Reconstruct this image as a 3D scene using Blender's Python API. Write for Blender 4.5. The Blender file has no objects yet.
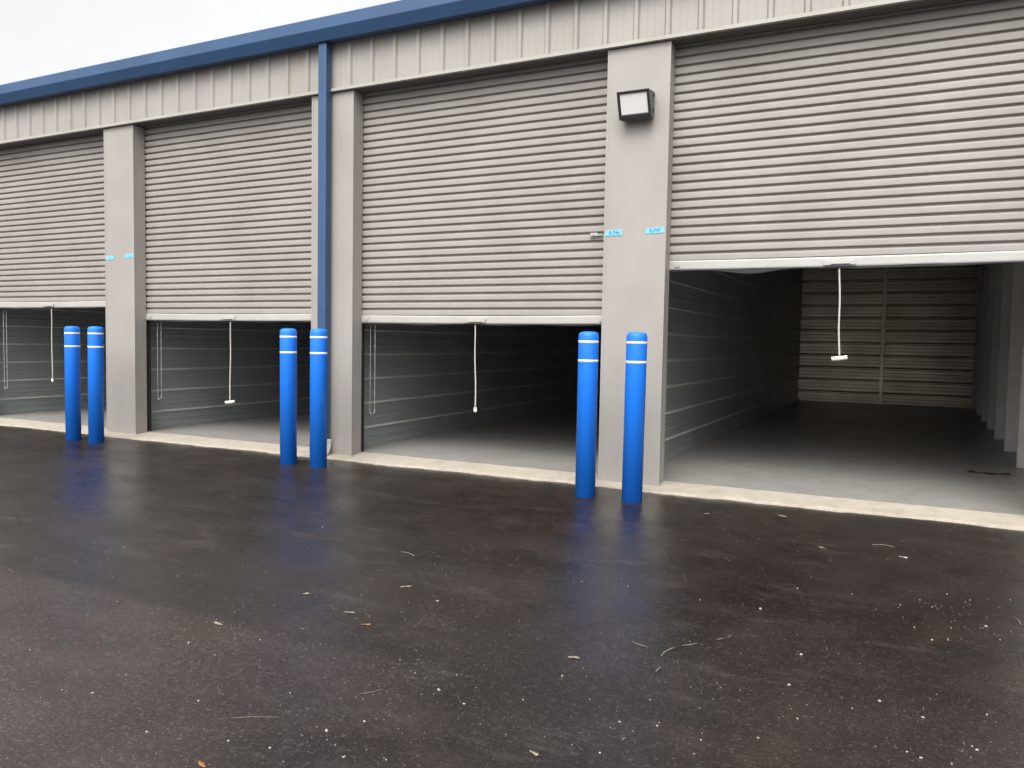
import bpy, math, random
from mathutils import Vector, Matrix
random.seed(7)
S = bpy.context.scene
C = S.collection

# ------------------------------------------------------------------ helpers
class MB:
    """collects shapes and links them as ONE mesh object"""
    def __init__(s): s.v=[]; s.f=[]; s.sm=[]
    def add(s, vs, fs, smooth=False):
        n=len(s.v); s.v+= [tuple(v) for v in vs]
        for f in fs: s.f.append([i+n for i in f]); s.sm.append(smooth)
    def box(s, x0,x1,y0,y1,z0,z1):
        s.add([(x0,y0,z0),(x1,y0,z0),(x1,y1,z0),(x0,y1,z0),(x0,y0,z1),(x1,y0,z1),(x1,y1,z1),(x0,y1,z1)],
              [(0,3,2,1),(4,5,6,7),(0,1,5,4),(1,2,6,5),(2,3,7,6),(3,0,4,7)])
    def prism(s, prof, a, b, axis):
        """closed 2D outline swept from a to b along axis: x -> (y,z), y -> (x,z), z -> (x,y)"""
        def P(p,t): return {'x':(t,p[0],p[1]),'y':(p[0],t,p[1]),'z':(p[0],p[1],t)}[axis]
        n=len(prof); vs=[P(p,a) for p in prof]+[P(p,b) for p in prof]
        fs=[(i,(i+1)%n,n+(i+1)%n,n+i) for i in range(n)]
        s.add(vs, fs+[tuple(range(n))[::-1], tuple(range(n,2*n))])
    def loft(s, rings, cap=True, smooth=True):
        n=len(rings[0]); vs=[p for r in rings for p in r]; fs=[]
        for k in range(len(rings)-1):
            for i in range(n):
                j=(i+1)%n; fs.append((k*n+i,k*n+j,(k+1)*n+j,(k+1)*n+i))
        s.add(vs,fs,smooth)
        if cap:
            m=len(s.v)-len(vs)
            s.f.append([m+i for i in range(n)][::-1]); s.sm.append(False)
            s.f.append([m+(len(rings)-1)*n+i for i in range(n)]); s.sm.append(False)
    def tube(s, pts, r, n=8):
        pts=[Vector(p) for p in pts]; rings=[]
        for k,p in enumerate(pts):
            d=(pts[min(k+1,len(pts)-1)]-pts[max(k-1,0)]).normalized()
            a=d.cross(Vector((0,1,0)) if abs(d.y)<.9 else Vector((1,0,0))).normalized(); b=d.cross(a)
            rr=r[k] if isinstance(r,(list,tuple)) else r
            rings.append([p+(a*math.cos(2*math.pi*i/n)+b*math.sin(2*math.pi*i/n))*rr for i in range(n)])
        s.loft(rings)
    def build(s, name, mat, parent=None, bevel=0, seg=2):
        me=bpy.data.meshes.new(name); me.from_pydata(s.v,[],s.f)
        me.polygons.foreach_set('use_smooth', s.sm); me.materials.append(mat)
        import bmesh
        b=bmesh.new(); b.from_mesh(me); bmesh.ops.recalc_face_normals(b,faces=b.faces); b.to_mesh(me); b.free()
        o=bpy.data.objects.new(name,me); C.objects.link(o)
        if parent: o.parent=parent; o.matrix_parent_inverse=Matrix.Translation(-parent.location)
        if bevel:
            m=o.modifiers.new('bevel','BEVEL'); m.width=bevel; m.segments=seg; m.limit_method='ANGLE'; m.angle_limit=math.radians(50)
        return o
def tag(o, label=None, cat=None, group=None, kind=None):
    if label: o['label']=label
    if cat: o['category']=cat
    if group: o['group']=group
    if kind: o['kind']=kind
    return o
def thing(name, loc, label, cat, group=None):
    o=bpy.data.objects.new(name,None); C.objects.link(o); o.location=loc; o.empty_display_size=.2
    return tag(o,label,cat,group)
def copy_tree(src, parent=None):
    c=src.copy(); C.objects.link(c)
    if parent: c.parent=parent
    for ch in list(src.children): copy_tree(ch,c)
    return c

# ------------------------------------------------------------------ materials
def new_mat(name):
    m=bpy.data.materials.new(name); m.use_nodes=True
    return m, m.node_tree.nodes, m.node_tree.links, m.node_tree.nodes['Principled BSDF']
def noise(N,L,co,scale,detail=4,rough=.55,vec=None):
    n=N.new('ShaderNodeTexNoise'); n.inputs['Scale'].default_value=scale; n.inputs['Detail'].default_value=detail; n.inputs['Roughness'].default_value=rough
    if vec is not None:
        mp=N.new('ShaderNodeMapping'); mp.inputs['Scale'].default_value=vec; L.new(co,mp.inputs['Vector']); L.new(mp.outputs[0],n.inputs['Vector'])
    else: L.new(co,n.inputs['Vector'])
    return n.outputs['Fac']
def ramp(N,L,fac,stops):
    r=N.new('ShaderNodeValToRGB'); e=r.color_ramp.elements
    while len(e)<len(stops): e.new(.5)
    for el,(p,c) in zip(e,stops):
        el.position=p; el.color=(c,c,c,1) if not isinstance(c,tuple) else (*c,1)
    L.new(fac,r.inputs['Fac']); return r.outputs['Color']
def mix(N,L,fac,a,b,mode='MIX'):
    m=N.new('ShaderNodeMix'); m.data_type='RGBA'; m.blend_type=mode
    for s,v in ((m.inputs['Factor'],fac),(m.inputs[6],a),(m.inputs[7],b)):
        if isinstance(v,(int,float)): s.default_value=v
        elif isinstance(v,tuple): s.default_value=(*v,1)
        else: L.new(v,s)
    return m.outputs[2]
def bump(N,L,h,strength,dist,prev=None):
    b=N.new('ShaderNodeBump'); b.inputs['Strength'].default_value=strength; b.inputs['Distance'].default_value=dist
    L.new(h,b.inputs['Height'])
    if prev is not None: L.new(prev,b.inputs['Normal'])
    return b.outputs['Normal']
def coords(N): return N.new('ShaderNodeTexCoord').outputs['Object']
def setc(bs,name,v):
    bs.inputs[name].default_value=(*v,1) if isinstance(v,tuple) else v

def painted(name, col, rough=.45, dirt=.12, metallic=0., streak=True, sv=(1,1,.12), bk=1., warm=(.75,.70,.62)):
    m,N,L,B=new_mat(name); co=coords(N)
    n1=noise(N,L,co,1.7,5); n2=noise(N,L,co,9,4,.6,sv if streak else None); n3=noise(N,L,co,60,3)
    a=ramp(N,L,n1,[(.35,0.),(.75,1.)]); b=ramp(N,L,n2,[(.45,0.),(.8,1.)])
    c=mix(N,L,a,col,tuple(x*(1-dirt*.6)*w**.25 for x,w in zip(col,warm)))
    d=N.new('ShaderNodeMath'); d.operation='MULTIPLY'; d.inputs[1].default_value=dirt*1.6; L.new(b,d.inputs[0])
    c=mix(N,L,d.outputs[0],c,tuple(x*.62*w for x,w in zip(col,(1,.96,.9))))
    L.new(c,B.inputs['Base Color'])
    r=N.new('ShaderNodeMapRange'); r.inputs['To Min'].default_value=rough-.08; r.inputs['To Max'].default_value=rough+.12; L.new(n1,r.inputs['Value']); L.new(r.outputs[0],B.inputs['Roughness'])
    setc(B,'Metallic',metallic)
    L.new(bump(N,L,n3,.06*bk,.002,bump(N,L,n1,.12*bk,.02)),B.inputs['Normal'])
    return m

M={}
M['pier']=painted('beige_painted_steel',(.318,.296,.274),.5,.07)
M['panel']=painted('beige_wall_sheet',(.332,.310,.286),.48,.08)
M['trim']=painted('beige_trim',(.38,.357,.322),.45,.08)
M['door']=painted('grey_beige_door_sheet',(.315,.292,.272),.62,.12,streak=False)
M['bar']=painted('pale_aluminium_bar',(.40,.388,.365),.42,.12,streak=False)
M['gutter']=painted('slate_blue_steel',(.028,.074,.17),.42,.12,streak=False)
M['cover']=painted('blue_plastic',(.006,.172,.75),.5,.10,streak=False,warm=(.9,.9,.9))
M['tape_white']=painted('white_reflective_tape',(.80,.81,.80),.4,.05,streak=False)
M['white']=painted('white_plastic',(.78,.77,.74),.45,.10)
M['black']=painted('black_housing',(.018,.018,.017),.45,.05,streak=False)
M['dark']=painted('dark_rubber',(.020,.019,.018),.7,.05)
M['bronze']=painted('grey_cast_metal',(.12,.125,.11),.5,.1)
M['galv']=painted('galvanised_sheet',(.44,.475,.475),.34,.10,.5,sv=(1,.03,1.2),bk=.12)
M['lit_rib']=painted('lit_rib_zinc',(.66,.67,.64),.45,.2,.3)  # paler than the sheet: light caught by the ribs, put into the colour
M['backsheet']=painted('weathered_galvanised_sheet',(.52,.455,.375),.38,.15,.85,streak=False,bk=.3)
M['chain']=painted('zinc_chain',(.5,.52,.52),.35,.1,.8,False)
M['rope']=painted('braided_white_rope',(.48,.445,.40),.8,.1,streak=False)
M['liner']=painted('pale_grey_column_paint',(.70,.67,.63),.42,.15)
M['tape']=painted('sky_blue_masking_tape',(.17,.52,.83),.6,.05,streak=False)
M['ink']=painted('dark_marker_ink',(.04,.17,.30),.6,.0,streak=False)
M['soffit']=painted('shade_brown_soffit',(.11,.098,.086),.6,.1)  # dark brown tone paints in the shade under the header
M['roof']=painted('roof_sheet',(.62,.62,.60),.5,.1)
M['stone']=painted('pale_pebble',(.38,.355,.31),.7,.4,streak=False)
M['grit']=painted('pale_grit',(.20,.185,.165),.8,.4,streak=False)
M['leaf']=painted('pale_dead_leaf',(.24,.20,.15),.7,.3,streak=False)
M['oleaf']=painted('orange_dead_leaf',(.26,.12,.035),.7,.3,streak=False)
M['straw']=painted('dry_straw',(.17,.15,.122),.7,.3,streak=False)
M['paper']=painted('white_paper',(.48,.46,.43),.7,.05,streak=False)
M['redstrap']=painted('dark_red_strap',(.045,.014,.012),.5,.3,streak=False)
# milky lens of the lamp (switched off)
m,N,L,B=new_mat('milky_lens'); setc(B,'Base Color',(.80,.77,.75)); setc(B,'Roughness',.12); M['lens']=m
wv=N.new('ShaderNodeTexWave'); wv.bands_direction='Z'; wv.inputs['Scale'].default_value=14; L.new(coords(N),wv.inputs['Vector']); L.new(bump(N,L,wv.outputs['Fac'],.05,.002),B.inputs['Normal'])
# concrete floor
def concrete(name, c1, c2, rough, wet=0.):
    m,N,L,B=new_mat(name); co=coords(N)
    n1=noise(N,L,co,.9,6,.62); n2=noise(N,L,co,7,6,.65); n3=noise(N,L,co,90,4,.6); n4=noise(N,L,co,2.2,4,.6,(.25,1.6,1))
    c=mix(N,L,ramp(N,L,n1,[(.3,0.),(.72,1.)]),c1,c2)
    c=mix(N,L,ramp(N,L,n2,[(.42,0.),(.85,.55)]),c,tuple(x*.55 for x in c2))
    c=mix(N,L,ramp(N,L,n4,[(.5,0.),(.8,.4)]),c,tuple(x*.7 for x in c1))
    c=mix(N,L,ramp(N,L,n3,[(.3,.22),(.55,0.)]),c,tuple(x*.5 for x in c2))
    L.new(c,B.inputs['Base Color'])
    r=N.new('ShaderNodeMapRange'); r.inputs['To Min'].default_value=rough-.15; r.inputs['To Max'].default_value=rough+.15; L.new(n1,r.inputs['Value']); L.new(r.outputs[0],B.inputs['Roughness'])
    L.new(bump(N,L,n3,.25,.003,bump(N,L,n2,.2,.006)),B.inputs['Normal']); return m
M['floor']=concrete('troweled_concrete',(.37,.348,.322),(.28,.262,.243),.32)
M['apron']=concrete('broom_concrete_edge',(.445,.395,.325),(.35,.31,.25),.75)
# wet asphalt
m,N,L,B=new_mat('wet_asphalt'); co=coords(N); M['asphalt']=m
big=noise(N,L,co,.42,5,.6); mid=noise(N,L,co,2.6,6,.65); lane=noise(N,L,co,.9,4,.55,(.28,1.5,1)); fine=noise(N,L,co,70,4,.75); agg=noise(N,L,co,24,5,.75)
c=mix(N,L,ramp(N,L,big,[(.35,0.),(.68,1.)]),(.0118,.0078,.0064),(.0235,.0168,.0146))
c=mix(N,L,ramp(N,L,mid,[(.42,0.),(.72,.8)]),c,(.033,.0258,.0225))
c=mix(N,L,ramp(N,L,lane,[(.45,0.),(.75,.55)]),c,(.0095,.0070,.0062))
c=mix(N,L,ramp(N,L,agg,[(.52,0.),(.72,.6)]),c,(.058,.047,.041)); c=mix(N,L,ramp(N,L,fine,[(.34,.85),(.50,0.)]),c,(.008,.007,.007))
c=mix(N,L,ramp(N,L,fine,[(.58,0.),(.70,.7)]),c,(.12,.108,.10))
sx=N.new('ShaderNodeSeparateXYZ'); L.new(co,sx.inputs[0])
def mth(op,a_,b_):
    q=N.new('ShaderNodeMath'); q.operation=op
    for s_,v_ in zip(q.inputs,(a_,b_)):
        if isinstance(v_,(int,float)): s_.default_value=v_
        else: L.new(v_,s_)
    return q.outputs[0]
def sstep(v_,a_,b_):
    q=N.new('ShaderNodeMapRange'); q.interpolation_type='SMOOTHSTEP'; q.inputs['From Min'].default_value=a_; q.inputs['From Max'].default_value=b_; L.new(v_,q.inputs['Value']); return q.outputs[0]
edge=mth('ADD',sx.outputs['Y'],mth('MULTIPLY',mid,.35))
pale_mask=mth('MULTIPLY',sstep(edge,-4.22,-4.36),sstep(sx.outputs['X'],-1.2,-2.9))
c=mix(N,L,pale_mask,c,(1.75,1.72,1.74),'MULTIPLY')  # asphalt colour lightened over the near left area
smear=ramp(N,L,noise(N,L,co,1.9,6,.72,(.7,2.2,1)),[(.56,0.),(.80,.42)]); c=mix(N,L,smear,c,(.105,.092,.084))
red=noise(N,L,co,1.3,4,.6,(1,1,3)); c=mix(N,L,ramp(N,L,red,[(.56,0.),(.76,.38)]),c,(.048,.026,.023))
vo=N.new('ShaderNodeTexVoronoi'); vo.inputs['Scale'].default_value=70; L.new(co,vo.inputs['Vector'])
spot=ramp(N,L,vo.outputs['Distance'],[(.10,1.),(.22,0.)])
sel=N.new('ShaderNodeSeparateColor'); L.new(vo.outputs['Color'],sel.inputs[0])
selr=ramp(N,L,sel.outputs[0],[(.90,0.),(.97,1.)])
clump=ramp(N,L,mid,[(.42,.15),(.62,1.)])
c=mix(N,L,mix(N,L,1.,mix(N,L,1.,spot,selr,'MULTIPLY'),clump,'MULTIPLY'),c,(.30,.28,.25))
# faint curved scuffs
sc=noise(N,L,co,1.1,2,.4,(1,1,1)); scr=ramp(N,L,sc,[(.4985,0.),(.5,.10),(.5015,0.)])
scm=ramp(N,L,noise(N,L,co,2.1,3),[(.52,0.),(.66,1.)])
c=mix(N,L,mix(N,L,1.,scr,scm,'MULTIPLY'),c,(.16,.15,.14))
L.new(c,B.inputs['Base Color'])
rr=N.new('ShaderNodeMapRange'); rr.inputs['From Min'].default_value=.38; rr.inputs['From Max'].default_value=.62; rr.inputs['To Min'].default_value=.17; rr.inputs['To Max'].default_value=.46
L.new(mix(N,L,.30,mix(N,L,.45,big,lane),noise(N,L,co,1.6,2,.5,(.6,1.2,1))),rr.inputs['Value']); L.new(rr.outputs[0],B.inputs['Roughness'])
setc(B,'IOR',1.45)
L.new(bump(N,L,fine,.5,.003,bump(N,L,agg,.22,.004,bump(N,L,noise(N,L,co,2.0,2,.5),.10,.03))),B.inputs['Normal'])

# ------------------------------------------------------------------ ground
g=MB(); g.add([(-300,-300,0),(300,-300,0),(300,300,0),(-300,300,0)],[(0,1,2,3)])
tag(g.build('asphalt_lot',M['asphalt']),kind='structure')
XL,XR,YB=-16.80,5.10,13.40
f=MB(); f.box(XL,XR,.192,YB+.1,-.06,.052)
tag(f.build('concrete_floor',M['floor']),kind='structure')
# sloped apron with a ragged outer edge
a=MB(); n=1100; rings=[]; ra=random.Random(5); jit=0
def wob(x): return .022*math.sin(x*1.7+1)+.018*math.sin(x*4.3)+.010*math.sin(x*11.1+2)+.006*math.sin(x*29)
for i in range(n+1):
    x=XL+(XR-XL)*i/n; jit=.75*jit+ra.uniform(-.006,.006); e=-.175+wob(x)*.8+jit; zt=.016+.3*wob(x*1.3+5)*.4
    zt=max(.008,zt)
    rings.append([(x,.190,-.05),(x,.190,.0545),(x,.02,.036),(x,e+.03,zt+.006+abs(jit)*.2),(x,e+.008+jit*.3,zt),(x,e,-.02),(x,e,-.05)])
a.loft(rings,smooth=False)
tag(a.build('concrete_apron',M['apron']),kind='structure')

# ------------------------------------------------------------------ the building
bld=thing('storage_building',(-5.8,0,0),'long beige metal storage building with half open roller doors and blue gutter','building')
PC=[-16.75,-13.10,-9.452,-5.803,-2.164,1.473,5.11]; 
PW={-9.452:(-9.744,-9.160),-5.803:(-6.103,-5.503),-2.164:(-2.470,-1.858),1.473:(1.170,1.776)}
ZH=4.229
edges=[]
for pc in PC:
    l,r=PW.get(pc,(pc-.3,pc+.3)); edges.append((l,r))
    b=MB(); zb=.012
    b.box(l,r,0,.186,zb,ZH-.004)
    o=b.build('pier',M['pier'],bld,.006)
    for x0,x1 in ((l-.0025,l+.022),(r-.022,r+.0025)):   # folded corner trim, a hair proud of the face
        t=MB(); t.box(x0,x1,-.0025,.02,zb+.003,ZH-.007); t.build('corner_trim',M['pier'],o)
# header sheet with vertical ribs every foot
x0=-11.947; prof=[(XL,.10),(XL,-.006)]
k=math.floor((XL-x0)/.3048)+1
while x0+k*.3048<XR-.04:
    c_=x0+k*.3048
    if c_>XL+.05:
        prof+=[(c_-.034,-.006),(c_-.017,-.031),(c_+.017,-.031),(c_+.034,-.006)]
        for q in (.115,.19):
            if c_+q<XR-.1: prof+=[(c_+q-.012,-.006),(c_+q-.006,-.0078),(c_+q+.006,-.0078),(c_+q+.012,-.006)]
    k+=1
prof+=[(XR,-.006),(XR,.10)]
h=MB(); h.prism(prof,ZH+.008,4.90,'z'); hp=h.build('wall_panel',M['panel'],bld)
t=MB(); t.prism([(-.045,ZH),(-.004,ZH),(-.004,ZH+.006),(-.040,ZH+.006),(-.038,ZH+.034),(-.045,ZH+.036)],XL,XR,'x'); t.build('header_trim',M['trim'],hp,.0015,1)
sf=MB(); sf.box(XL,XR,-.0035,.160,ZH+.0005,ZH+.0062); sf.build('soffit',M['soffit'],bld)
# backing behind the header, down to the soffit
b=MB(); b.box(XL,XR,.101,.159,ZH+.0065,4.90); b.build('header_beam',M['dark'],bld)
# gutter
gt=MB(); gt.prism([(-.038,4.764),(-.165,4.754),(-.168,4.760),(-.223,4.862),(-.225,4.87),(-.225,4.990),(-.218,4.998),(-.200,4.998),(-.196,4.985),(-.038,4.985)],XL-.05,XR+.05,'x')
go=gt.build('gutter',M['gutter'],bld,.002,1)
# downspout
d=MB(); d.prism([(-5.903,-.132),(-5.890,-.135),(-5.805,-.135),(-5.790,-.132),(-5.790,-.0465),(-5.903,-.0465)],.205,4.752,'z')
do=d.build('downspout',M['gutter'],bld,.004)
bt=MB()
rings=[]
for z,dy,w in ((.0,-.10,.078),(.03,-.075,.076),(.075,-.03,.074),(.12,-.008,.072),(.185,0,.070),(.186,0,.075),(.207,0,.075)):
    yc=-.0905+dy; dd=.047
    rings.append([(-5.835-w,yc-dd,z+.006),(-5.835+w,yc-dd,z+.006),(-5.835+w,yc+dd,z+.006),(-5.835-w,yc+dd,z+.006)])
bt.loft(rings,smooth=False); bt.build('drain_boot',M['white'],do,.004)

# roller doors
PITCH=.0843
def door(l,r,zb,label=None,latch=False,seed=0,sag=.012):
    rd=random.Random(seed)
    xl,xr=l-.036,r+.036; nx=28
    prof=[]; z=zb+.085; yo,yi=.194,.227; first=True
    while z<4.42:
        prof+=[(yo+.002,z),(yo-.0005,z+.005),(yo-.001,z+.020),(yo-.0008,z+.044),(yo+.002,z+.058),(yi-.002,z+.0615),(yi,z+.065),(yi,z+.0745),(yi-.004,z+.0795)]
        z+=PITCH
    ztop=z; ph=[rd.uniform(0,6) for _ in range(6)]
    def wv(x,z):
        t=(x-xl)/(xr-xl); s=math.sin(math.pi*t)
        return -.004*s*math.sin(z*1.7+ph[0])+.0022*math.sin(x*3.1+ph[1])*math.sin(z*2.9+ph[2])*s+.0012*math.sin(x*7+z*5+ph[3])
    m=MB(); rings=[]
    for i in range(nx+1):
        x=xl+(xr-xl)*i/nx
        rings.append([(x,y+wv(x,zz),zz) for y,zz in prof]+[(x,.234,ztop),(x,.234,zb+.085)])
    m.loft(rings,smooth=False)
    o=m.build('roller_door',M['door'],bld)
    if label: o['label']=label
    # bottom bar
    bb=MB(); rings=[]
    for i in range(nx+1):
        x=xl+.02+(xr-xl-.04)*i/nx; w=wv(x,zb)
        sg=-.006*math.sin(math.pi*i/nx)
        rings.append([(x,.186+w,zb+sg),(x,.182+w,zb+.012+sg),(x,.184+w,zb+.072+sg),(x,.190+w,zb+.0845+sg),(x,.224+w,zb+.0845+sg),(x,.226+w,zb+sg)])
    bb.loft(rings,smooth=False); bo=bb.build('bottom_bar',M['bar'],o)
    # drooping rubber seal
    se=MB(); rings=[]; ns=60
    for i in range(ns+1):
        x=xl+.04+(xr-xl-.08)*i/ns; t=i/ns
        dz=.016+sag*math.exp(-((t-.25)/.075)**2)+sag*.35*math.exp(-((t-.62)/.12)**2)+.004*math.sin(t*23+ph[5])
        rings.append([(x,.190,zb-.001),(x,.190,zb-dz),(x,.200,zb-dz-.006),(x,.210,zb-dz),(x,.210,zb-.001)])
    se.loft(rings,smooth=False); se.build('bottom_seal',M['dark'],o)
    # lift handle: plate with a step
    xc=(l+r)/2; lh=MB(); lh.box(xc-.13,xc+.13,.166,.181,zb+.004,zb+.046); lh.box(xc-.07,xc+.09,.150,.168,zb+.012,zb+.020); lh.build('lift_handle',M['bar'],o,.003)
    for x in (l+.05,r-.09):                    # stop clips at both ends of the bar
        sg=MB(); sg.box(x,x+.045,.172,.183,zb+.02,zb+.055); sg.build('stop_clip',M['bar'],o,.002)
    if latch:
        la=MB(); la.box(-2.680,-2.600,.178,.194,2.458,2.508); la.box(-2.668,-2.545,.160,.180,2.474,2.492); la.box(-2.648,-2.633,.145,.162,2.470,2.496)
        la.build('slide_latch',M['bar'],o,.003)
    for s,e in ((-1,l),(1,r)):
        tr=MB(); q=lambda *a:sorted(e+s*v for v in a)
        x0,x1=q(.026,.052); x2=e+s*.040
        tr.prism([(x0,.188),(x1,.188),(x1,.275),(x0,.275),(x0,.232),(x2,.228),(x2,.192),(x0,.191)] if s>0 else [(x1,.188),(x0,.188),(x0,.275),(x1,.275),(x1,.232),(x2,.228),(x2,.192),(x1,.191)],.056,4.40,'z')
        tr.build('door_track',M['dark'],bld)
    return o
E_=edges
door(E_[2][1],E_[3][0],1.611,seed=2)
door(E_[3][1],E_[4][0],1.592,seed=3,latch=True)
door(E_[4][1],E_[5][0],2.118,'roller door raised highest, its rubber seal drooping at the left',seed=4,sag=.032)
door(E_[1][1],E_[2][0],1.795,seed=1)
door(E_[0][1],E_[1][0],.073,seed=5); door(E_[5][1],E_[6][0],.073,seed=6)

# interior: sheet partitions with horizontal ribs every foot
def ribprof(face,back,sgn,z1=4.86,z0=.056,p=.3048,hgt=.036,major=True):
    pr=[(back,z0),(face,z0)]; z=z0+.24
    while z<z1-.05:
        for q in (-.19,-.11):
            if z+q>z0+.02: pr+=[(face,z+q-.012),(face+sgn*.009,z+q-.005),(face+sgn*.009,z+q+.003),(face,z+q+.012)]
        if major: pr+=[(face,z-.032),(face+sgn*hgt,z-.014),(face+sgn*hgt,z+.006),(face,z+.042)]
        z+=p
    return pr+[(face,z1),(back,z1)]
def skew(m,k):
    m.v=[(x+k*y,y,z) for x,y,z in m.v]; return m
YB=13.40
for pc in PC[:-1]:
    if pc==1.473: continue
    k,x1=(.0315,-2.225) if pc==-2.164 else (0,pc+.070)
    w=MB(); w.prism(ribprof(x1,x1-.07,1,major=False),.24,YB-.035,'y'); wo=skew(w,k).build('partition_wall',M['galv'],bld)
    ba=MB(); ba.box(x1+.002,x1+.037,.245,YB-.1,.0535,.105); skew(ba,k).build('base_angle',M['galv'],wo)
    for j in range(15):  # main ribs of the sheet, as separate strips painted as if lit
        z=.296+.3048*j; bt_=MB(); bt_.prism([(x1+.001,z-.014),(x1+.018,z-.008),(x1+.020,z-.002),(x1+.001,z+.019)],.245,YB-.10,'y'); skew(bt_,k).build('lit_rib',M['lit_rib'],wo)
w=MB(); w.box(1.62,1.68,.302,YB-.035,.0535,4.86); lw=skew(w,.048).build('partition_wall',M['liner'],bld)
w=MB(); w.box(1.60,1.70,.232,.30,.0535,4.86); w.build('jamb_return',M['liner'],lw)
for i in range(8):
    y=1.60+1.6*i; c_=MB()
    c_.prism([(1.33,y),(1.618,y),(1.618,y+.065),(1.33,y+.065),(1.33,y+.055),(1.608,y+.055),(1.608,y+.01),(1.34,y+.01),(1.34,y+.02),(1.33,y+.02)],.0535,4.85,'z')
    c_.v=[(x+.048*y,yy,z) for x,yy,z in c_.v]
    c_.build('column',M['liner'],bld,.003)
w=MB(); w.prism(ribprof(YB,YB+.05,-1,z0=.0535),XL,XR,'x'); bw=w.build('back_wall',M['backsheet'],bld)
for x in (-14.9,-11.2,-7.6,-3.9,.075,3.4):
    p=MB(); p.box(x-.045,x+.045,YB-.10,YB-.037,.054,4.8); p.build('wall_post',M['backsheet'],bw,.006)
w=MB(); w.box(XL-.06,XL-.002,-.0,YB+.05,-.02,4.92); w.build('end_wall',M['panel'],bld)
w=MB(); w.box(XR+.002,XR+.06,-.0,YB+.05,-.02,4.92); w.build('end_wall',M['panel'],bld)
rf=MB(); rf.prism([(.105,4.905),(-.195,4.975),(-.195,4.993),(7.0,5.55),(13.6,5.0),(13.6,4.97),(13.4,4.905)],XL-.06,XR+.06,'x')
rf.build('roof',M['roof'],bld)

# ------------------------------------------------------------------ bollards
def bollard_mesh():
    r=.091; H=1.5; n=32; prof=[(r,.0),(r,H-.05),(r*.985,H-.035),(r*.95,H-.02),(r*.86,H-.008),(r*.6,H-.001),(r*.2,H+.002)]
    b=MB(); b.loft([[(R*math.cos(2*math.pi*i/n),R*math.sin(2*math.pi*i/n),z) for i in range(n)] for R,z in prof]); return b
bl=thing('bollard',(0,0,0),'','bollard','blue bollards in front of the piers')
bollard_mesh().build('sleeve',M['cover'],bl)
for z in (1.408,1.238):
    s_=MB(); n=32; R=.0918
    s_.loft([[(q*math.cos(2*math.pi*i/n),q*math.sin(2*math.pi*i/n),zz) for i in range(n)] for q,zz in ((.0905,z-.0105),(R,z-.010),(R,z+.010),(.0905,z+.0105))])
    s_.build('reflective_stripe',M['tape_white'],bl)
spots=[(-9.516,.0,.1,'blue bollard standing before the opening of the far left door'),
       (-9.067,.25,-.3,'blue bollard in front of the pier farthest left, right of its pair'),
       (-5.862,.0,.05,'blue bollard left of the one that hides the downspout base'),
       (-5.444,.1,.0,'blue bollard standing before the white boot of the downspout'),
       (-2.367,.0,.0,'blue bollard beside the lamp pier, its top in front of the dark opening'),
       (-1.926,.3,.1,'blue bollard in front of the pier carrying the lamp, the rightmost one')]
for i,(x,tx,ty,lab) in enumerate(spots):
    o=bl if i==0 else copy_tree(bl)
    o.location=(x,-.655,-.002); o.rotation_euler=(math.radians(.15*math.sin(i*2.3)),math.radians(tx*(1 if i<4 else 1)),i*1.1); o['label']=lab

# ------------------------------------------------------------------ hanging ropes
def rope(xc,ztop,zend,bend,label,turn):
    t=thing('pull_rope',(xc,.20,ztop),label,'rope','pull ropes hanging from the roller doors')
    pts=[]; n=22
    for i in range(n+1):
        u=i/n; pts.append((xc+bend*u+.010*math.sin(u*7+xc)*u*(1-u)*2,.20,ztop-.0+(zend-ztop)*u))
    m=MB(); m.tube(pts,.0080,8); m.build('cord',M['rope'],t)
    h=MB(); a=turn; dx,dy=math.cos(a)*.065,math.sin(a)*.065; e=Vector(pts[-1])
    h.tube([e+Vector((-dx,-dy,-.012)),e+Vector((-dx*.96,-dy*.96,-.0115)),e+Vector((-dx*.5,-dy*.5,-.006)),e+Vector((0,0,-.004)),e+Vector((dx*.5,dy*.5,.002)),e+Vector((dx*.96,dy*.96,.0075)),e+Vector((dx,dy,.008))],[.012,.019,.017,.020,.017,.019,.012],10)
    h.build('handle',M['white'],t)
rope(-11.228,1.775,.700,-.002,'white pull rope hanging behind the left pair of bollards, from the far left door',2.56)
rope(-7.606,1.592,.548,-.012,'white pull rope with crosswise handle hanging between the left and middle bollard pairs',.25)
rope(-3.994,1.573,.648,.016,'white pull rope with end-on handle hanging before the darkest opening',2.06)
rope(-.345,2.098,1.303,.030,'white pull rope with T handle in front of the ribbed back wall',.1)
# hoist chains beside the jambs
def chain(x,label,zlow):
    t=thing('hoist_chain',(x,.33,zlow),label,'chain','chain loops hanging inside the left jambs')
    m=MB(); pts=[]; n=60
    for i in range(n+1): pts.append((x-.03,.33,3.9-(3.9-zlow-.03)*i/n))
    for i in range(1,8):
        a=math.pi*i/8; pts.append((x-.03*math.cos(a),.33,zlow+.03-.03*math.sin(a)))
    for i in range(n+1): pts.append((x+.03,.34,zlow+.03+(3.9-zlow-.03)*i/n))
    m.tube(pts,[.0045 if k%2 else .0075 for k in range(len(pts))],6); m.build('loop',M['chain'],t)
chain(-5.455,'thin steel chain loop hanging inside the darkest opening, right of the downspout pier',.50)
chain(-9.09,'thin steel chain loop hanging in the opening right of the far left pier',.50)
chain(-12.60,'thin steel chain loop hanging in the far left opening at the edge',.50)

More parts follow.
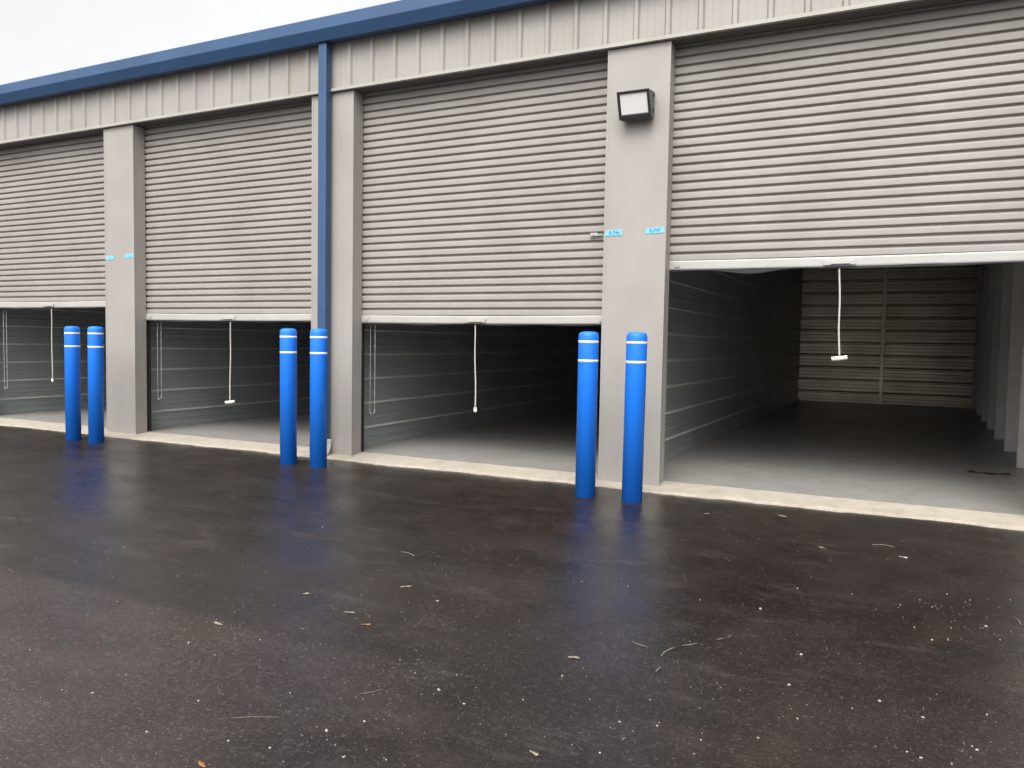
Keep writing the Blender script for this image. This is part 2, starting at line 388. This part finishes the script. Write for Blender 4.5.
# ------------------------------------------------------------------ wall lamp
lp=thing('wall_lamp',(-2.15,0,3.56),'black framed floodlight with white lens, tilted down, high on a beige pier','wall lamp')
xa,xb=-2.300,-2.000; zt,zb_=3.775,3.530
hs=MB(); hs.prism([(-.003,zt),(-.19,zt-.030),(-.206,zt-.042),(-.110,zb_-.005),(-.055,zb_-.02),(-.003,zb_+.012)],xa,xb,'x')
hs.build('housing',M['bronze'],lp,.008)
def fr(u,v,d):   # point on the tilted face: u along x, v down the face, d outwards
    ax=Vector((0,-.206,zt-.042)); bx=Vector((0,-.110,zb_-.005)); dn=(bx-ax); nrm=Vector((0,-dn.z,dn.y)).normalized()
    if nrm.y>0: nrm=-nrm
    p=ax+dn*v+nrm*d; return (u,p.y,p.z)
def slab(m,u0,u1,v0,v1,d0,d1):
    q=[fr(u0,v0,d0),fr(u1,v0,d0),fr(u1,v1,d0),fr(u0,v1,d0),fr(u0,v0,d1),fr(u1,v0,d1),fr(u1,v1,d1),fr(u0,v1,d1)]
    m.add(q,[(0,3,2,1),(4,5,6,7),(0,1,5,4),(1,2,6,5),(2,3,7,6),(3,0,4,7)])
fm=MB(); u0,u1=xa-.004,xb+.004; t_=.022
slab(fm,u0,u1,-.05,.045,.001,.022); slab(fm,u0,u1,.885,1.06,.001,.024); slab(fm,u0,u0+t_,.045,.885,.001,.022); slab(fm,u1-t_,u1,.045,.885,.001,.022)
fm.build('frame',M['black'],lp,.004)
ln=MB(); slab(ln,u0+t_+.001,u1-t_-.001,.05,.88,.001,.012); ln.build('lens',M['lens'],lp,.006)
bo=MB()
for z in (zt-.05,zb_+.06): bo.box(xb-.002,xb+.014,-.07,-.045,z-.012,z+.012)
bo.build('side_screw',M['black'],lp,.003)

# ------------------------------------------------------------------ tape labels
def tape(x,z,w,h,rot,text,label):
    t=thing('tape_label',(x,-.0035,z),label,'tape label','blue tape labels on the piers')
    m=MB(); nx=8
    rings=[]
    for i in range(nx+1):
        u=-w/2+w*i/nx; y=-.0006-.0012*abs(math.sin(i*1.3))*(1 if i in(0,nx) else .3); j=.002*math.sin(i*5+x)
        rings.append([(u,y-.0008,-h/2+j*.4),(u,y-.0008,h/2+j*.4),(u,.003,h/2+j*.4),(u,.003,-h/2+j*.4)])
    m.loft(rings,smooth=False); o=m.build('strip',M['tape'],t); o.matrix_parent_inverse=Matrix()
    if text:
        cu=bpy.data.curves.new('t','FONT'); cu.body=text; cu.size=h*.92; cu.align_x='CENTER'; cu.align_y='CENTER'; cu.extrude=.0004; cu.offset=.0009
        to=bpy.data.objects.new('t',cu); me=bpy.data.meshes.new_from_object(to); me.name='lettering'; bpy.data.objects.remove(to)
        me.materials.append(M['ink']); lo=bpy.data.objects.new('lettering',me); C.objects.link(lo); lo.parent=t
        lo.rotation_euler=(math.pi/2,0,0); lo.location=(.004,-.0028,0)
    t.rotation_euler=(0,rot,0)
tape(-2.368,2.470,.165,.052,.0,'E-746','blue tape label with small dark lettering on the lamp pier, touching its left edge')
tape(-1.963,2.474,.175,.052,-.03,'E-747','blue tape label with small dark lettering on the lamp pier, near its right edge')
tape(-9.640,2.458,.165,.050,.0,'----','blue tape label at the left edge of the farthest left pier')
tape(-9.252,2.472,.165,.050,-.03,'----','blue tape label at the right edge of the farthest left pier')

# ------------------------------------------------------------------ small litter on the ground
def pebble_mesh(rnd):
    n=7; rings=[]
    for k,(q,z) in enumerate(((.45,-.30),(.9,.0),(1.,.35),(.8,.75),(.35,1.))):
        rings.append([(q*math.cos(2*math.pi*i/n+k*.3)*rnd.uniform(.8,1.15),q*math.sin(2*math.pi*i/n+k*.3)*rnd.uniform(.6,.9),z*.75*rnd.uniform(.9,1.1)) for i in range(n)])
    return rings
PEB=[(-3.619, -4.072, 0.006), (-3.531, -4.53, 0.005), (-2.775, -4.741, 0.007), (-2.73, -5.095, 0.006), (-2.291, -5.121, 0.006), (-2.267, -5.37, 0.007), (-1.969, -5.283, 0.006), (-1.715, -5.074, 0.009), (-1.638, -4.956, 0.007), (-1.53, -4.614, 0.008), (-1.535, -4.461, 0.006), (-1.383, -4.67, 0.006), (-1.811, -5.252, 0.006), (-3.661, -2.743, 0.007), (-4.429, -3.808, 0.006), (-4.655, -4.24, 0.006), (-2.438, -4.367, 0.006), (-2.077, -3.72, 0.006), (-2.461, -2.641, 0.006), (-2.703, -5.263, 0.006), (-1.42, -5.132, 0.005), (-1.554, -5.182, 0.006), (-0.513, -3.009, 0.01), (-0.264, -3.546, 0.009), (-0.28, -3.903, 0.008), (0.215, -2.915, 0.008), (0.284, -3.06, 0.008), (-0.37, -2.546, 0.006), (-0.083, -2.499, 0.005), (0.057, -3.884, 0.006), (-0.039, -4.004, 0.006), (-0.221, -4.192, 0.006), (-0.808, -4.526, 0.005), (-0.677, -4.49, 0.005), (-0.512, -4.515, 0.005), (-0.333, -4.406, 0.006), (-0.76, -4.637, 0.004), (0.205, -3.956, 0.005), (0.142, -4.263, 0.006), (0.184, -4.285, 0.006), (0.35, -4.115, 0.007), (0.363, -4.134, 0.006), (0.427, -3.818, 0.005), (0.314, -2.525, 0.006), (0.405, -2.232, 0.005), (-1.513, -3.028, 0.005), (-1.25, -2.978, 0.005), (0.542, -2.723, 0.008), (0.276, -4.278, 0.005), (0.38, -2.834, 0.005), (-1.141, -4.263, 0.007), (-1.196, -4.534, 0.005), (-0.802, -4.762, 0.005), (-0.514, -4.619, 0.004), (-2.031, -4.908, 0.005), (-1.764, -5.067, 0.005), (-2.83, -5.301, 0.004), (-3.317, -5.12, 0.004), (-4.423, -4.148, 0.005), (-4.557, -4.459, 0.005), (-3.361, -5.205, 0.004), (-2.568, -4.782, 0.004), (-2.518, -4.564, 0.004), (0.158, -2.574, 0.005), (0.354, -3.023, 0.006), (0.513, -2.288, 0.005), (0.581, -2.901, 0.005), (0.26, -2.426, 0.004), (-1.827, -4.446, 0.004), (-1.698, -4.526, 0.004), (-2.233, -3.598, 0.004), (-0.829, -3.02, 0.004), (-0.755, -4.302, 0.004), (-0.453, -4.045, 0.004), (-0.235, -1.811, 0.004), (0.721, -1.277, 0.005), (0.716, -2.177, 0.005)]
protos=[]
for k in range(4):
    r_=random.Random(40+k); m=MB(); m.loft(pebble_mesh(r_),smooth=False); protos.append(m)
peb=[m.build('pebble',M['stone']) for m in protos]
for i,(x,y,s) in enumerate(PEB):
    o=peb[i] if i<4 else peb[i%4].copy()
    if i>=4: C.objects.link(o)
    o.location=(x,y,.0); s*=(.62,.8,.95,.7,.85)[i%5]; o.scale=(s*(1,1.5,.8,1.2)[i%4],s*(1,.8,1.3)[i%3],s); o.rotation_euler=(0,0,i*1.7)
    tag(o,'small pale pebble lying loose on the wet dark asphalt','pebble','pale pebbles scattered over the asphalt')
# grit: uncountable crumbs
gm=MB(); rg=random.Random(11); cl=[(-2.83, -4.505), (-2.512, -4.506), (-1.835, -4.315), (-1.624, -4.603), (-2.119, -5.269), (-1.843, -5.311), (-1.708, -5.169), (0.317, -2.469), (0.409, -2.508), (0.542, -2.762), (0.348, -4.134), (-0.565, -4.043), (-2.374, -4.086), (-2.252, -3.971), (-4.542, -4.165), (-0.806, -4.525), (-1.736, -4.723), (-1.779, -4.479)]+[(rg.uniform(-6,1.5),rg.uniform(-6,-.6)) for _ in range(14)]
for i in range(3000):
    if rg.random()<.40:
        c_=rg.choice(cl); q_=rg.choice((.05,.1,.25,.4)); x=c_[0]+rg.gauss(0,q_*1.3); y=c_[1]+rg.gauss(0,q_)
    else: x=rg.uniform(-9,2); y=rg.uniform(-6.2,-.25)
    if y>-.25: continue
    s=rg.choice((.0014,.0018,.0022,.0026,.0038)); a=rg.uniform(0,6)
    p=[(x+s*math.cos(a+q),y+s*math.sin(a+q),.0004) for q in (0,2.1,4.2)]+[(x,y,s*1.1)]
    gm.add(p,[(0,1,3),(1,2,3),(2,0,3)])
tag(gm.build('grit',M['grit']),'fine pale grit crumbs strewn over the wet asphalt','grit',kind='stuff')
def leaf(x,y,l,w,rot,mat,label,curl=.0,name='leaf'):
    rn=random.Random(int(x*1000)); m=MB(); n=18; top=[]; bot=[]
    for i in range(n):
        a_=2*math.pi*i/n; q=rn.uniform(.62,1.12)*(1+.25*math.cos(a_*2+rn.uniform(-.4,.4)))
        px,py=math.cos(a_)*l*.5*q,math.sin(a_)*w*.6*q
        z=.002+.004*max(0,math.sin(a_*1.5+x*5))*rn.uniform(.3,1)
        top.append((px,py,z+.0012)); bot.append((px,py,z))
    vs=top+bot+[(0,0,.006),(0,0,.0015)]
    fs=[(i,(i+1)%n,2*n) for i in range(n)]+[(n+(i+1)%n,n+i,2*n+1) for i in range(n)]+[(n+i,n+(i+1)%n,(i+1)%n,i) for i in range(n)]
    m.add(vs,fs); o=m.build(name,mat); o.location=(x,y,0); o.rotation_euler=(0,0,rot); tag(o,label,'leaf' if name=='leaf' else 'scrap')
def twig(pts,r,mat,label,name='twig'):
    m=MB(); m.tube(pts,r,6); o=m.build(name,mat); tag(o,label,name); return o
LIT=[
('leaf', -1.167, -4.07, 0.045, 0.024, 0.2, 'cream dead leaf lying on the asphalt below the rightmost bollards'),
('orange', -2.203, -4.182, 0.042, 0.021, 0.5, 'orange dead leaf on the asphalt below the middle bollards'),
('leaf', -2.838, -4.51, 0.054, 0.021, -0.1, 'pale dead leaf at the edge of the lighter wet patch on the left'),
('leaf', -2.354, -3.605, 0.054, 0.024, 0.6, 'pale upturned leaf on the asphalt in front of the unit right of the downspout'),
('leaf', -2.758, -3.963, 0.036, 0.021, 0.2, 'small yellowish leaf on the asphalt below the middle bollards'),
('leaf', -2.374, -4.086, 0.054, 0.018, 0.1, 'long pale leaf lying flat just above an orange one'),
('orange', -1.931, -5.432, 0.036, 0.018, -0.2, 'orange brown leaf on the asphalt at the bottom left of the photo'),
('leaf', -0.999, -4.872, 0.036, 0.018, -0.4, 'pale leaf on the asphalt at the bottom middle of the photo'),
('scrap', 0.199, -1.501, 0.051, 0.018, -0.35, 'white paper scrap on the dark asphalt before the rightmost opening'),
('leaf', -0.303, -1.513, 0.054, 0.018, -0.7, 'pale folded leaf on the asphalt between apron and white scrap'),
('leaf', -0.666, -0.597, 0.09, 0.03, -0.4, 'pale leaf lying close to the concrete apron of the rightmost unit'),
('leaf', -1.229, -0.838, 0.048, 0.024, 0, 'small leaf near the apron right of the rightmost bollard')]
TWIGS=[
([(-0.822, -3.875), (-0.819, -3.836), (-0.799, -3.768), (-0.76, -3.701), (-0.738, -3.676), (-0.71, -3.654)], 0.0032, 'pale bent twig on the asphalt below the lamp pier'),
([(-0.8, -4.044), (-0.795, -4.013), (-0.793, -3.989)], 0.003, 'tiny straw bit below the larger bent twig'),
([(-0.988, -3.77), (-0.961, -3.796), (-0.935, -3.802), (-0.903, -3.798)], 0.0022, 'short straw left of the large bent twig'),
([(-0.64, -3.563), (-0.615, -3.549), (-0.59, -3.508), (-0.586, -3.471), (-0.603, -3.459)], 0.0025, 'short curled twig right of the large bent twig'),
([(0.01, -1.262), (0.061, -1.233), (0.112, -1.235), (0.15, -1.244)], 0.003, 'thin straw on the asphalt left of the white paper scrap'),
([(-2.071, -5.167), (-2.017, -5.134), (-1.924, -5.086)], 0.0014, 'thin straight straw on the asphalt at the lower left'),
([(-2.774, -3.03), (-2.715, -3.038), (-2.637, -3.074)], 0.003, 'short straw on the asphalt in front of the darkest opening'),
([(-1.779, -4.794), (-1.743, -4.766), (-1.716, -4.722)], 0.0015, 'thin pale straw on the asphalt at the lower middle left'),
([(0.69, -2.508), (0.702, -2.551), (0.704, -2.628)], 0.0028, 'short straw on the asphalt at the far right')]
for kind,x,y,l,w,rot,lab in LIT:
    if kind=='leaf': leaf(x,y,l,w,rot,M['leaf'],lab)
    elif kind=='orange': leaf(x,y,l,w,rot,M['oleaf'],lab)
    elif kind=='scrap': leaf(x,y,l,w,rot,M['paper'],lab,.01,'paper_scrap')
for pts,r_,lab in TWIGS:
    twig([(x,y,.005+.004*math.sin(i*1.3)) for i,(x,y) in enumerate(pts)],[r_*.8*(.6+.5*math.sin(math.pi*(i+.6)/(len(pts)+.2))) for i in range(len(pts))],M['straw'],lab)
# dark red strap lying on the floor of the open unit
m=MB(); rings=[]; n=26
for i in range(n+1):
    u=i/n; x=.93+.40*u; y=2.50+.03*math.sin(u*9)+.02*math.sin(u*21); w=.020+.012*math.sin(u*13)
    rings.append([(x,y-w,.0555),(x,y-w*.6,.066+.006*math.sin(u*17)),(x,y+w*.6,.066+.006*math.sin(u*15)),(x,y+w,.0555)])
m.loft(rings,smooth=False); tag(m.build('strap',M['redstrap']),'dark red strap lying crumpled on the concrete floor of the rightmost unit','strap')

# ------------------------------------------------------------------ camera
yaw,pitch,roll=-.4469,-.0547,.0177
fw=Vector((math.sin(yaw)*math.cos(pitch),math.cos(yaw)*math.cos(pitch),math.sin(pitch)))
r0=Vector((math.cos(yaw),-math.sin(yaw),0)); u0=r0.cross(fw)
rv=r0*math.cos(roll)+u0*math.sin(roll); uv=u0*math.cos(roll)-r0*math.sin(roll)
cam=bpy.data.cameras.new('camera'); co_=bpy.data.objects.new('camera',cam); C.objects.link(co_)
co_.matrix_world=Matrix(((rv.x,uv.x,-fw.x,0),(rv.y,uv.y,-fw.y,-7.179),(rv.z,uv.z,-fw.z,1.3908),(0,0,0,1)))
cam.sensor_width=36; cam.lens=763.32*36/1024; cam.clip_end=2000; S.camera=co_

# ------------------------------------------------------------------ overcast daylight
EL,AZ=math.radians(52),math.radians(174)
w=bpy.data.worlds.new('World'); S.world=w; w.use_nodes=True; N=w.node_tree.nodes; L=w.node_tree.links
bg=N['Background']; bg.inputs['Strength'].default_value=.15
sky=N.new('ShaderNodeTexSky'); sky.sky_type='NISHITA'; sky.sun_disc=False; sky.sun_elevation=EL; sky.sun_rotation=AZ; sky.air_density=1.5; sky.dust_density=6; sky.ozone_density=1
hs=N.new('ShaderNodeHueSaturation'); hs.inputs['Saturation'].default_value=.06; L.new(sky.outputs[0],hs.inputs['Color'])
tc=N.new('ShaderNodeTexCoord'); cn=N.new('ShaderNodeTexNoise'); cn.inputs['Scale'].default_value=2.2; cn.inputs['Detail'].default_value=5; L.new(tc.outputs['Generated'],cn.inputs['Vector'])
cr=ramp(N,L,cn.outputs['Fac'],[(.3,1.2),(.7,1.5)])
L.new(mix(N,L,1.,hs.outputs[0],cr,'MULTIPLY'),bg.inputs['Color'])
sl=bpy.data.lights.new('sun','SUN'); sl.energy=.6; sl.angle=math.radians(55); sl.color=(1,.965,.92)
so=bpy.data.objects.new('sun',sl); C.objects.link(so)
dirv=Vector((math.sin(AZ)*math.cos(EL),math.cos(AZ)*math.cos(EL),math.sin(EL)))
so.rotation_euler=(-dirv).to_track_quat('-Z','Y').to_euler()
V=S.view_settings; V.view_transform='Standard'; V.look='None'; V.gamma=1; V.use_curve_mapping=False; V.exposure=.57
S.cycles.max_bounces=8; S.cycles.diffuse_bounces=5; S.cycles.use_denoising=True
